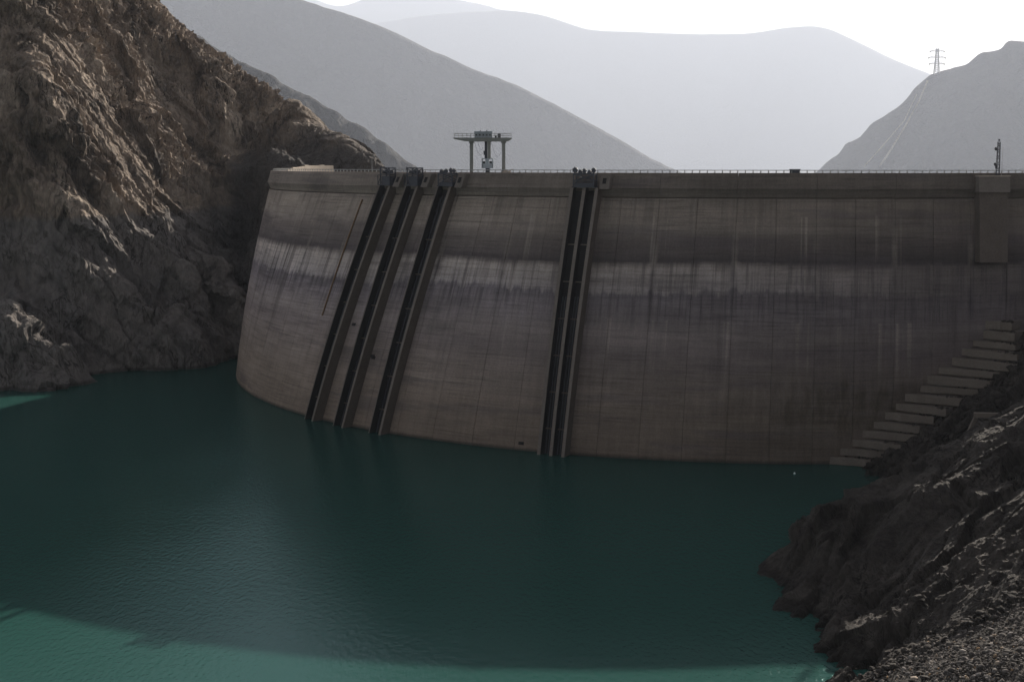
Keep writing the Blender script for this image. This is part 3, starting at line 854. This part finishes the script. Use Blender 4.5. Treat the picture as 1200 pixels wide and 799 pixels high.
# ---- gantry crane on the crest
go = at(567, 200.6, 285.5); go[2] = 54.42
g = empty('gantry_crane', go, 0, 'grey gantry crane on thin legs with a long deck standing on the dam crest', 'crane')
kx = 285.5 / F_PX
def gx_(x): return (x - 567) * kx
def gz_(y): return (CAM_Z - (y - Y_HOR) * kx) - 54.42
for x in (552.8, 590.0):
    m = MB()
    m.box(gx_(x) - 0.36, gx_(x) + 0.36, -0.5, 0.5, 0.25, gz_(166.5)).box(gx_(x) - 0.55, gx_(x) + 0.55, -0.8, 0.8, 0, 0.3)
    m.box(gx_(x) - 0.5, gx_(x) + 0.5, -0.6, 0.6, gz_(168.3), gz_(166.4))
    m.build('leg', M['paint'], g)
m = MB()
zt, zb = gz_(162.2), gz_(166.6)
m.sweep([[(gx_(x), -1.5, a), (gx_(x), 1.5, a), (gx_(x), 1.5, b), (gx_(x), -1.5, b)] for (x, a, b) in
         ((532.3, gz_(163.6), zt), (540, gz_(165.2), zt), (549, zb, zt), (556, zb, zt), (580, zb, zt), (594, gz_(166.3), zt), (596.5, gz_(165.8), zt), (599.5, gz_(163.4), zt))])
m.build('platform', M['paint'], g)
for x in (545, 560, 570, 584, 593): MB().box(gx_(x) - 0.07, gx_(x) + 0.07, -1.58, -1.5, zb + 0.02, zt + 0.06).build('stiffener', M['paint'], g)
hs = MB().box(gx_(556.3), gx_(577), -1.1, 1.1, zt, gz_(156)).box(gx_(555.8), gx_(577.6), -1.25, 1.25, gz_(156), gz_(155)).build('machine_house', M['lightpaint'], g)
for x in (558.5, 562.5, 566.5, 570.5, 574.5): MB().box(gx_(x - 1), gx_(x + 1), -1.13, -1.09, gz_(160.3), gz_(158.2)).build('louvre', M['steel'], hs)
for x in (563, 570.5): MB().box(gx_(x - .5), gx_(x + .5), -.1, .1, gz_(155), gz_(153.5)).build('vent', M['steel'], hs)
MB().box(gx_(568), gx_(571), -0.5, 0.5, gz_(186), zb).build('hoist_mast', M['steel'], g)
MB().box(gx_(571.3), gx_(575.1), -0.7, 0.7, gz_(186), zb).build('lift_shaft', M['paint'], g)
MB().box(gx_(566.8), gx_(569.3), -0.8, -0.3, gz_(182), gz_(177.3)).build('winch', M['steel'], g)
cb = MB()
for x in (565.2, 577.3):
    for y in (-1.0, 1.0): cb.bar((gx_(x), y, gz_(197)), (gx_(x), y, gz_(186)), 0.2)
cb.box(gx_(564.8), gx_(577.8), -1.15, 1.15, gz_(187), gz_(186)).box(gx_(565), gx_(577.5), -1.1, 1.1, gz_(197.2), gz_(192))
cb.box(gx_(569), gx_(573), -1.0, 1.0, gz_(192), gz_(187))
cab = cb.build('cabin', M['lightpaint'], g)
for (a, b) in ((565.6, 568.7), (573.4, 577)): MB().box(gx_(a), gx_(b), -0.06, 0.0, gz_(191.9), gz_(189.2)).build('window', M['glass'], cab)
MB().box(gx_(569), gx_(574), -0.9, 0.9, 0.0, gz_(197.2)).build('hook_block', M['steel'], g)
m = MB()
for y in (-1.45, 1.45):
    for x in np.arange(533, 600, 4.7):
        m.bar((gx_(x), y, zt), (gx_(x), y, gz_(157.4)), 0.06)
    for zz_ in (157.4, 159.8): m.bar((gx_(533), y, gz_(zz_)), (gx_(599), y, gz_(zz_)), 0.06)
m.build('guard_rail', M['galv'], g)
MB().box(gx_(583), gx_(586.7), -0.8, 0.4, zt, gz_(157.8)).box(gx_(580), gx_(582), -0.6, 0.4, zt, gz_(160)).build('motor', M['steel'], g)
for (x0, x1, sag) in ((556, 567, 182), (575.5, 587, 184), (560, 566, 176)):
    pv_ = None; m = MB()
    for q in np.linspace(0, 1, 9):
        p = (gx_(x0 + (x1 - x0) * q), 0.0, zb + (gz_(sag) - zb) * math.sin(math.pi * min(1, q * 0.75 + 0.0)))
        if pv_: m.bar(pv_, p, 0.04)
        pv_ = p
    m.build('hanging_cable', M['steel'], g)
tr = empty('winch_trolley', (go[0] + gx_(594), go[1] - 0.4, 54.42), 0, 'small beige winch trolley parked at the foot of the right crane leg', 'trolley')
MB().box(-1.0, 0.9, -0.6, 0.6, 0.35, 0.75).box(-0.7, 0.2, -0.45, 0.45, 0.75, 1.15).bar((0.3, 0, 0.7), (1.1, 0, 1.2), 0.2).build('body', M['pale'], tr)
for x in (-0.7, 0.6):
    MB().tube((x, -0.65, 0.25), (x, 0.65, 0.25), 0.25).build('wheel', M['steel'], tr)

# ---- lattice mast on the pier
mo = at(1173.5, 206.5, 258.6); 
thm = math.degrees(math.atan2(mo[0] - 67.37, DCY - mo[1]))
mo = face(thm, 54.5, 1.2)
ms = empty('lattice_mast', mo, 0, 'thin dark lattice mast with floodlights standing on the square pier at the right', 'mast')
m = MB(); H = 6.3; hw = 0.27
for (x, y) in ((-hw, -hw), (hw, -hw), (hw, hw), (-hw, hw)): m.bar((x, y, 0), (x * 0.7, y * 0.7, H), 0.09)
for k in range(11):
    z0, z1 = H * k / 11, H * (k + 1) / 11
    for (a, b) in (((-hw, -hw), (hw, -hw)), ((hw, -hw), (hw, hw)), ((hw, hw), (-hw, hw)), ((-hw, hw), (-hw, -hw))):
        f0, f1 = 1 - 0.3 * k / 11, 1 - 0.3 * (k + 1) / 11
        if k % 2: a, b = b, a
        m.bar((a[0] * f0, a[1] * f0, z0), (b[0] * f1, b[1] * f1, z1), 0.05)
m.build('lattice', M['steel'], ms)
m = MB().bar((0, 0, H), (0, 0, H + 0.55), 0.1).box(-0.14, 0.14, -0.14, 0.14, H + 0.2, H + 0.5)
m.build('beacon', M['steel'], ms)
for z in (5.1, 2.2):
    m = MB().tube((-0.35, -0.35, z), (-0.75, -0.55, z - 0.1), 0.14, 0.34, n=12).bar((-0.1, -0.1, z), (-0.4, -0.38, z), 0.08)
    m.build('floodlight', M['steel'], ms)
MB().box(-0.6, -0.2, -0.4, -0.1, 1.3, 1.9).build('junction_box', M['steel'], ms)
MB().bar((0.75, 0, 0), (0.75, 0, H - 0.8), 0.05).bar((0.2, 0, 3.5), (0.75, 0, 3.5), 0.04).build('antenna_rod', M['galv'], ms)

# ---- cabinet on the parapet
tc = hit_th(931.5, 201.5)[0]
cbn = empty('control_cabinet', face(tc, 55.0, 0.0), R_(tc), 'small dark steel cabinet sitting on the crest railing right of the middle', 'cabinet')
MB().box(-0.95, 0.95, -0.28, 0.5, 0.002, 0.62).build('body', M['steel'], cbn)
MB().box(-1.05, 1.05, -0.36, 0.58, 0.62, 0.72).build('lid', M['steel'], cbn)
MB().box(-0.9, -0.03, -0.31, -0.28, 0.06, 0.58).build('door', M['steel'], cbn); MB().box(0.03, 0.9, -0.31, -0.28, 0.06, 0.58).build('door', M['steel'], cbn)

# ---- thin lamp post and lit retaining wall at the left end of the crest
lp = at(436, 199, 420); lp[2] = 54.0
lm = empty('lamp_post', lp, 0, 'thin lone pole on the crest road in front of the left ridge', 'lamp post')
MB().tube((0, 0, 0), (0, 0, 5.2), 0.11, 0.06, n=8).build('pole', M['galv'], lm)
MB().bar((0, 0, 5.15), (0.5, 0, 5.3), 0.07).box(0.3, 0.85, -0.12, 0.12, 5.24, 5.36).build('lamp_head', M['galv'], lm)
rw = empty('retaining_wall', face(-100, 54.42, -1.5), 0, 'sunlit pale curved wall along the road at the far left end of the crest', 'wall')
ro = np.array(rw.location)
a = -91.5
k = 0
while a > -109.5:
    tpz = 55.35 + min(1.0, 0.16 * k) + 0.2 * (k % 4 == 2)
    MB().sweep([[tuple(np.array(face(t, z, o)) - ro) for (o, z) in ((-1.3, 54.41), (-1.3, tpz), (-1.7, tpz), (-1.9, 54.41))] for t in np.linspace(a, a - 1.42, 4)]).build('wall_panel', M['pale'], rw)
    a -= 1.45; k += 1

# ---- utility pole on the skyline of the cliff
up = at(206, 44, 493)
u_ = empty('utility_pole', up, 0, 'tiny utility pole with a crossarm on the skyline of the left cliff', 'utility pole')
MB().tube((0, 0, -1.5), (0, 0, 2.6), 0.12, 0.09, n=8).build('pole', M['steel'], u_)
MB().bar((-0.9, 0, 2.2), (0.9, 0, 2.2), 0.14).build('crossarm', M['steel'], u_)

# ---- power pylon on the right mountain
def drape(grid, x, y):
    """where a photo bearing meets a mountain"""
    xs, ys, Zg = grid
    r = ray(x, y)
    hx, hy = xs[1] - xs[0], ys[1] - ys[0]
    prev = None
    for D in np.arange(ys[0], ys[-1], 7.0):
        p = r * (D / r[1]); p[2] += CAM_Z
        fx, fy = (p[0] - xs[0]) / hx, (p[1] - ys[0]) / hy
        i, j = int(fx), int(fy)
        if 0 <= fx and 0 <= fy and i < len(xs) - 1 and j < len(ys) - 1:
            fx -= i; fy -= j
            zz_ = Zg[i, j] * (1 - fx) * (1 - fy) + Zg[i+1, j] * fx * (1 - fy) + Zg[i, j+1] * (1 - fx) * fy + Zg[i+1, j+1] * fx * fy
            if zz_ > p[2]: return p
    return None
pp = at(1097.5, 84, MR_D)
py = empty('power_pylon', pp, 0, 'tall faint lattice power pylon on the ridge of the right mountain', 'pylon')
s_ = MR_D / F_PX
for (x, y) in ((-1, -1), (1, -1), (1, 1), (-1, 1)):
    MB().bar((x * 3.1 * s_, y * 3 * s_, -8 * s_), (x * 1.7 * s_, y * 1.2 * s_, 14 * s_), 6.0).bar((x * 1.7 * s_, y * 1.2 * s_, 14 * s_), (x * 1.2 * s_, y * 0.8 * s_, 26 * s_), 6.0).build('leg', M['galv'], py)
for y in (-1, 1):
    m = MB()
    for k in range(12):
        z0, z1 = (k * 2.2 - 1) * s_, (k * 2.2 + 1.2) * s_
        w0_ = (2.7 - 0.125 * k) * s_ * 0.9
        m.bar((-w0_, y * w0_ * .7, z0), (w0_, y * w0_ * .7, z1), 2.2); m.bar((w0_, y * w0_ * .7, z0), (-w0_, y * w0_ * .7, z1), 2.2)
    m.build('bracing', M['galv'], py)
for z, wv in ((9, 8.5), (16, 9.5), (23, 8.2)):
    ca = MB().bar((-wv * s_, 0, z * s_), (wv * s_, 0, z * s_), 7.0).bar((-wv * s_, 0, z * s_), (0, 0, (z + 2.2) * s_), 2.4).bar((wv * s_, 0, z * s_), (0, 0, (z + 2.2) * s_), 2.4).build('crossarm', M['galv'], py)
    for sx in (-1, 1):
        MB().bar((sx * wv * s_, 0, z * s_), (sx * wv * s_, 0, (z - 1.6) * s_), 11.0).build('insulator', M['galv'], ca)
MB().bar((-1 * s_, 0, 26 * s_), (-5 * s_, 0, 29 * s_), 0.5).bar((1 * s_, 0, 26 * s_), (5 * s_, 0, 29 * s_), 0.5).build('earth_wire_horn', M['galv'], py)

# ---- bulldozed tracks on the mountains
def track(name, grid, way, wid, lift):
    pts = []
    for (a, b) in zip(way[:-1], way[1:]):
        for q in np.linspace(0, 1, 40, endpoint=False):
            p = drape(grid, a[0] + (b[0] - a[0]) * q, a[1] + (b[1] - a[1]) * q)
            if p is not None: pts.append(p)
    if len(pts) < 3: return
    rings = []
    for i, p in enumerate(pts):
        d_ = pts[min(i + 1, len(pts) - 1)] - pts[max(i - 1, 0)]
        sd_ = np.array([d_[1], -d_[0], 0]); sd_ /= np.linalg.norm(sd_) + 1e-9
        if abs(sd_[0]) < 0.5: sd_ = np.array([1.0, 0, 0])
        rings.append([tuple(p + sd_ * wid + [0, 0, lift]), tuple(p - sd_ * wid + [0, 0, lift]), tuple(p - sd_ * wid - [0, 0, 9]), tuple(p + sd_ * wid - [0, 0, 9])])
    tag(MB().sweep(rings).build(name, M['gravel']), kind='structure')
track('path', mount_right, [(1087, 96), (1076, 122), (1062, 147), (1045, 175), (1031, 196)], 7.0, 12.0)
track('path', mount_right, [(1074, 112), (1060, 142), (1036, 170), (1012, 197)], 3.8, 10.0)

# ---- small white float
bo = at_z(931, 555)
bu = empty('float', bo, 0, 'tiny white float on the dark water in front of the right part of the dam', 'float')
MB().tube((0, 0, -0.1), (0, 0, 0.16), 0.2, 0.18, n=12).tube((0, 0, 0.16), (0, 0, 0.3), 0.18, 0.06, n=12).build('body', M['white'], bu)
MB().tube((0, 0, 0.3), (0, 0, 0.42), 0.03, n=8).build('ring', M['steel'], bu)

# ---- scree at the bottom right, rubble beside the steps
def shore_z(x, y):
    i = np.clip(((x - SH_X[0]) / (SH_X[1] - SH_X[0])).astype(int), 0, len(SH_X) - 1)
    j = np.clip(((y - SH_Y[0]) / (SH_Y[1] - SH_Y[0])).astype(int), 0, len(SH_Y) - 1)
    return SH_V[i, j, 2]
ph = (1 + 5 ** 0.5) / 2
ICO = np.array([(-1,ph,0),(1,ph,0),(-1,-ph,0),(1,-ph,0),(0,-1,ph),(0,1,ph),(0,-1,-ph),(0,1,-ph),(ph,0,-1),(ph,0,1),(-ph,0,-1),(-ph,0,1)]) / 1.9
ICF = np.array([(0,11,5),(0,5,1),(0,1,7),(0,7,10),(0,10,11),(1,5,9),(5,11,4),(11,10,2),(10,7,6),(7,1,8),(3,9,4),(3,4,2),(3,2,6),(3,6,8),(3,8,9),(4,9,5),(2,4,11),(6,2,10),(8,6,7),(9,8,1)])
nr = np.random.default_rng(5)
def stones(name, x, y, z, size, m):
    n = len(x)
    v = ICO[None] * nr.uniform(0.55, 1.25, (n, 12, 1)) * nr.uniform(0.55, 1.2, (n, 1, 3)) * size[:, None, None]
    a = nr.uniform(0, 6.28, n); b = nr.uniform(-0.7, 0.7, n)
    ca, sa, cb_, sb = np.cos(a)[:, None], np.sin(a)[:, None], np.cos(b)[:, None], np.sin(b)[:, None]
    X_, Y_, Z_ = v[..., 0], v[..., 1], v[..., 2] * 0.75
    Y2, Z2 = Y_ * cb_ - Z_ * sb, Y_ * sb + Z_ * cb_
    v = np.stack([X_ * ca - Y2 * sa, X_ * sa + Y2 * ca, Z2], -1) + np.stack([x, y, z + size * 0.25], -1)[:, None, :]
    f = (ICF[None] + np.arange(n)[:, None, None] * 12).reshape(-1, 3)
    me = bpy.data.meshes.new(name)
    me.vertices.add(n * 12); me.vertices.foreach_set('co', v.astype(np.float32).ravel())
    me.loops.add(len(f) * 3); me.polygons.add(len(f))
    me.loops.foreach_set('vertex_index', f.astype(np.int32).ravel())
    me.polygons.foreach_set('loop_start', np.arange(0, len(f) * 3, 3, dtype=np.int32))
    me.polygons.foreach_set('loop_total', np.full(len(f), 3, dtype=np.int32))
    me.update(); me.validate(); me.materials.append(m)
    return link(bpy.data.objects.new(name, me))
N_ = 34000
x = nr.uniform(31, 58, N_); y = nr.uniform(106, 142, N_)
foot = np.interp(x, [30, 39, 45, 52, 60], [138.5, 142, 141.5, 140.5, 140])
k = y < foot + 1.5 - np.abs(nr.normal(0, 1, N_)) * (6.0 + 4.0 * np.sin(x * 0.9) ** 2)
x, y = x[k], y[k]
sz = np.clip(nr.lognormal(-2.35, 0.6, len(x)), 0.04, 0.45)
tag(stones('gravel', x, y, shore_z(x, y), sz, M['stone']), kind='stuff')
N_ = 1800
x = nr.uniform(32, 60, N_); y = np.interp(x, [30, 39, 45, 52, 60], [137, 140.5, 140, 139, 138.5]) + np.abs(nr.normal(0, 3.0, N_)) - 2.0
sz = np.clip(nr.lognormal(-1.75, 0.6, N_), 0.06, 0.8)
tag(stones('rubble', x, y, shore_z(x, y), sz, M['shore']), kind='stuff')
N_ = 9000
x = nr.uniform(60, 104, N_); y = nr.uniform(205, 262, N_)
sz = np.clip(nr.lognormal(-1.35, 0.7, N_), 0.1, 1.3)
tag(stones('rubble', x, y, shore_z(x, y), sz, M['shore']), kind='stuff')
sr_ = np.array(slab_rub)
tag(stones('rubble', sr_[:, 0], sr_[:, 1], sr_[:, 2], np.clip(nr.lognormal(-1.7, 0.55, len(sr_)), 0.06, 0.5), M['shore']), kind='stuff')
protos = []
for i in range(36):
    x = np.array([nr.uniform(34, 56)]); y = np.array([nr.uniform(110, 139)])
    z = shore_z(x, y)
    if i < 6:
        o = stones('stone', np.zeros(1), np.zeros(1), np.zeros(1), np.array([0.42]), M['stone']); protos.append(o)
    else:
        o = protos[i % 6].copy(); link(o)
        s = nr.uniform(0.7, 1.3); o.scale = (s, s, s * 0.8)
    o.location = (float(x[0]), float(y[0]), float(z[0])); o.rotation_euler = (0, 0, float(nr.uniform(0, 6)))
    tag(o, 'larger angular grey stone lying in the pale scree in the bottom right corner', 'stone', 'larger stones in the scree')

# ---- haze
t = NT('valley haze')
t.n.remove(t.b)
pv = t.n.new('ShaderNodeVolumePrincipled')
pv.inputs['Color'].default_value = (0.79, 0.86, 1.0, 1)
pv.inputs['Density'].default_value = 0.000030
pv.inputs['Anisotropy'].default_value = 0.2
t.l(pv.outputs[0], t.out.inputs['Volume'])
hz = MB().box(-42500, 42500, -1600, 60500, -62.5, 6300).build('haze', t.m)
tag(hz, kind='stuff')
